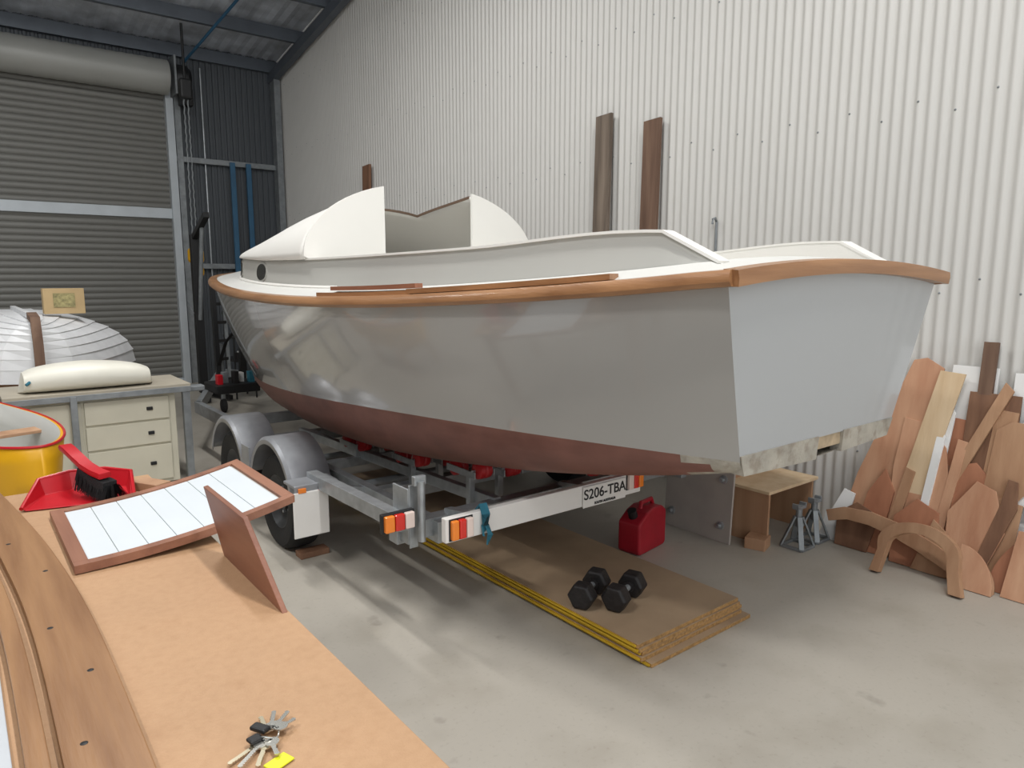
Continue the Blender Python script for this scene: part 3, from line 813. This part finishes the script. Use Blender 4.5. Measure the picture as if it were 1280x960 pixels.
def key2(ang,L_,m,z,hr=.0145):
    d=Vector((math.cos(ang),math.sin(ang),0)); s_=Vector((-d.y,d.x,0)); o=kc+d*.014+Vector((0,0,z-.01))
    Mx=basis(o,d,s_,(0,0,1))
    prism('key_bow',arc(hr,0,hr,hr,0,345,18),.003,Mx,m,g)
    lathe('key_hole',Mx@Vector((.006,0,.0031)),(0,0,1),[(0,.0002),(.0035,.0002)],black,g,n=10)
    bl=[(hr*1.9,-.005),(L_-.003,-.005),(L_,0),(L_-.003,.005)]; x=L_-.006
    while x>hr*2+.008: bl+=[(x,.0052),(x-.003,.0025)]; x-=.006
    bl+=[(hr*1.9,.0052)]
    prism('key_blade',bl,.0024,Mx,m,g)
for ang,L_,m,z in((3.5,.085,brass,.0),(3.8,.088,chrome,.004),(4.15,.08,brass,.002),(4.6,.06,chrome,.006),(.7,.066,chrome,.008),(1.1,.072,chrome,.004),(1.45,.066,brass,.001),(.2,.05,chrome,.010)): key2(ang,L_,m,z)
box('small_fob',kc+Vector((-.01,.022,.004)),(.022,.04,.010),black,g,rot=(0,0,.5),b=.004)
box('black_key_head',kc+Vector((-.03,-.004,.002)),(.028,.024,.008),black,g,rot=(0,0,.2),b=.004)
box('yellow_tag',kc+Vector((-.01,-.085,-.012)),(.034,.05,.004),M('tag_yellow',(215,215,40),.4,var=.02),g,rot=(0,0,1.9),b=.0018)

# ---------------------------------------------------------------- background left
g=group('steel_frame_table',(1.0,7.2,0))
TZ=.9
box('table_top',(.96,7.2,TZ-.01),(1.4,.75,.025),M('table_ply',(170,162,146),.6,var=.1),g,b=.002)
beam('edge_front',(.26,6.84,TZ-.045),(1.66,6.84,TZ-.045),.04,.05,galv_d,g)
beam('edge_side',(1.64,6.84,TZ-.045),(1.64,7.56,TZ-.045),.04,.05,galv_d,g)
for x,y in((1.62,6.86),(1.62,7.54),(.30,6.86),(.30,7.54)): box('leg',(x,y,(TZ-.03)/2),(.06,.06,TZ-.03),galv_d,g)
beam('front_leg_inner',(.74,6.84,0),(.74,6.84,.87),.05,.05,galv_d,g)
box('vice_bracket',(1.72,6.95,TZ-.06),(.16,.12,.05),galv_d,g,b=.01)
g=group('cream_drawer_cabinet',(1.1,7.2,0))
box('carcass',(.98,7.22,.42),(1.12,.62,.83),cream,g,b=.006)
for i,z in enumerate((.70,.48,.2)):
    box('drawer_front',(1.15,6.90,z),(.66,.018,.20 if i<2 else .32),cream,g,b=.003)
    box('drawer_pull',(1.32,6.887,z),(.05,.02,.03),black,g,b=.004)
box('door_front',(.62,6.90,.42),(.36,.018,.76),cream,g,b=.004)
g=group('vinyl_bolster_cushion',(.9,7.1,TZ))
vs=[];fs=[];nx=24;na=20
for i in range(nx+1):
    t=i/nx; x=.38+1.02*t; r=(max(0,math.sin(math.pi*t))**.18)
    for j in range(na):
        a_=2*math.pi*j/na; h=.12*r+.002; d_=.24*r+.002
        sz_=math.sin(a_)
        vs.append((x,7.1+d_*math.copysign(abs(math.cos(a_))**.7,math.cos(a_)),TZ+.006+.0+h*(1+math.copysign(abs(sz_)**.7,sz_))*(.95 if t<.5 else .95-.15*(t-.5))))
for i in range(nx):
    for j in range(na): fs.append((i*na+j,i*na+(j+1)%na,(i+1)*na+(j+1)%na,(i+1)*na+j))
add('cushion',vs,fs,vinyl,g,True)
sweep('blue_piping',[(.43+.05*math.sin(t),7.1-.22*math.cos(t),TZ+.09+.03*math.sin(t)) for t in [i*math.pi/12 for i in range(13)]],circ(.012,6),bluec,g)
# upturned clinker dinghy on trestles
g=group('clinker_dinghy',(.6,9,0))
cx=.62
vs=[];fs=[]
nl=18; npk=9
for i in range(nl+1):
    t=i/nl; y=7.95+2.9*t; full=min(1,(t*1.8)**.6) if t>0 else .0
    hw=1.06*full+.03; top=1.46-.04*(1-full); bot=.86
    row=[]
    for sgn in(-1,1):
        rr=[]
        for k_ in range(npk):
            a0=k_/npk*math.pi/2; a1=(k_+1)/npk*math.pi/2
            for a_,o_ in((a0,.0),(a1,.012)):
                rr.append((cx+sgn*(hw*math.sin(a_)+o_*math.sin(a_)*min(1,full*2)),y,bot+(top-bot)*math.cos(a_)**.85+o_*math.cos(a_) if a_<1.57 else bot))
        row.append(rr)
    vs+=row[0][::-1]+row[1]
w=npk*4
for i in range(nl):
    for j in range(w-1): fs.append((i*w+j,i*w+j+1,(i+1)*w+j+1,(i+1)*w+j))
fs.append(tuple(range(w)))
add('planking',vs,fs,clink,g)
sweep('keel',[(cx,7.9,.9),(cx,7.9,1.25),(cx,7.98,1.46),(cx,8.3,1.49)],[(-.04,-.03),(.04,-.03),(.04,.03),(-.04,.03)],oldplank2,g,up=Vector((0,-1,.3)).normalized())
sweep('keel_aft',[(cx,8.3,1.485),(cx,10.8,1.485)],[(-.025,-.03),(.025,-.03),(.025,.02),(-.025,.02)],clink,g)
for y in(8.6,10.2):
    beam('trestle_top',(-.4,y,.82),(1.6,y,.82),.08,.08,ply_tan,g)
    for x in(-.2,1.4):
        for s_ in(-1,1): beam('trestle_leg',(x,y,.8),(x+.0,y+s_*.25,.02),.05,.05,ply_tan,g)
g=group('cardboard_carton',(.98,9.1,1.4))
box('carton',(.98,9.1,1.60),(.38,.16,.27),card,g,b=.003)
box('carton_label',(.98,9.015,1.61),(.20,.004,.15),M('label_green',(150,140,96),.7,var=.4,scale=30),g)
# yellow dinghy (bow toward the bench)
g=group('yellow_dinghy',(.2,5.5,0))
ax=Vector((-.26,.966,0)); pxv=Vector((.966,.26,0)); O=Vector((.34,4.66,-.03))
rows=[];nS=20;nV=11;L_=1.85
for i in range(nS+1):
    s_=L_*(i/nS)**1.5; f=1-(1-min(1,s_/1.3))**2; hw=.37*f**.6+.012
    zt=.95; zb=.50+.16*max(0,1-s_/.35)
    rr=[]
    for v in range(nV):
        q=-1+2*v/(nV-1)
        aq=abs(q)
        if aq>.45: 
            t=(1-aq)/.55; w_=hw*(1-.22*t); z=zt+(zb+.05-zt)*t
        else:
            t=aq/.45; w_=hw*.78*t; z=zb+.05*t*t
        rr.append(O+ax*s_+pxv*math.copysign(w_,q)+Vector((0,0,z)))
    rows.append(rr)
vs=[p for r in rows for p in r]; fs=[]
for i in range(nS):
    for j in range(nV-1): fs.append((i*nV+j,i*nV+j+1,(i+1)*nV+j+1,(i+1)*nV+j))
fs.append(tuple(nS*nV+q for q in range(nV))); fs.append(tuple(range(nV))[::-1])
o=add('hull_shell',vs,fs,[yellow,coam_grey],g,True); so=o.modifiers.new('s','SOLIDIFY'); so.thickness=.022; so.material_offset=1; so.offset=-1
rim=[rows[i][0] for i in range(nS,-1,-1)]+[rows[i][-1] for i in range(nS+1)]
sweep('red_gunwale',rim,circ(.008,8),redp,g)
c_=O+ax*1.0+Vector((0,0,.86)); beam('thwart',c_-pxv*.34,c_+pxv*.34,.16,.02,ply_tan,g)
for s_ in(.5,1.4):
    c_=O+ax*s_; c_.z=0
    beam('stand_top',c_-pxv*.3+Vector((0,0,.44)),c_+pxv*.3+Vector((0,0,.44)),.07,.07,ply_tan,g)
    for q in(-.25,.25):
        p_=c_+pxv*q; beam('stand_leg',p_+Vector((0,0,.0)),p_+Vector((0,0,.42)),.06,.06,ply_tan,g)
g=group('engine_crane',(3.05,11.6,0))
EX=3.06
beam('mast',(EX,11.8,.05),(EX,11.8,2.5),.12,.12,black,g); beam('boom',(EX,11.8,2.45),(EX-.02,11.0,2.75),.08,.08,black,g)
for s_ in(-1,1): beam('leg',(EX,11.8,.06),(EX+s_*.16,10.95,.06),.07,.07,black,g)
tube('ram',(EX,11.74,1.2),(EX,11.35,2.6),.03,galv_d,g)
tube('crank',(EX-.1,11.7,1.3),(EX-.18,11.7,1.5),.012,galv_d,g)
g=group('tool_trolley',(3.5,11.3,0))
for z in(.25,.6,.95,1.3):
    box('tray',(3.5,11.3,z),(.34,.5,.05),black,g,b=.008)
    for q in range(4): box('tool_item',(3.40+.07*q,11.15+.08*(q%2),z+.07),(.05,.09,.09+.02*(q%3)),[redp,galv_d,blackiron,whitep][(q+int(z*10))%4],g,b=.006)
for x in(3.35,3.65):
    for y in(11.08,11.52): tube('upright',(x,y,.0),(x,y,1.35),.014,black,g,8)

# ---------------------------------------------------------------- lights
def added_batten(x,y,L_=2.4,power=120,col=(1,.99,.975)):  # out-of-view ceiling fixture, added to light the shed
    z=roofz(y)-.6; g=cg
    box('added_batten_housing',(x,y,z+.04),(.16,L_,.05),whitep,g,b=.01)
    for s_ in(-1,1): tube('added_drop_rod',(x,y+s_*L_*.4,z+.06),(x,y+s_*L_*.4,roofz(y+s_*L_*.4)+.03),.006,galv,g,6)
    ld=bpy.data.lights.new('added_batten_lamp','AREA'); ld.shape='RECTANGLE'; ld.size=.3; ld.size_y=L_; ld.energy=power; ld.color=col
    o=bpy.data.objects.new('added_batten_lamp',ld); C.objects.link(o); o.location=(x,y,z-.0); o.parent=g; o.matrix_parent_inverse=Matrix.Translation(g.location).inverted()
added_batten(1.6,0.0,2.4,245)
added_batten(-2.5,2.0,2.4,190)
added_batten(1.2,6.0,2.4,160)
added_batten(-3.5,8.5,2.4,140)
wd=bpy.data.worlds.new('overcast_sky'); S.world=wd; wd.use_nodes=True
wd.node_tree.nodes['Background'].inputs[0].default_value=(.94,.97,1,1); wd.node_tree.nodes['Background'].inputs[1].default_value=1.45

# ---------------------------------------------------------------- camera
cd=bpy.data.cameras.new('camera'); cd.sensor_width=36; cd.lens=36*890/1280; cd.clip_start=.05
co=bpy.data.objects.new('camera',cd); C.objects.link(co)
co.location=(0,0,1.85); co.rotation_euler=(math.radians(90-8.5),0,math.radians(-38.2))
S.camera=co
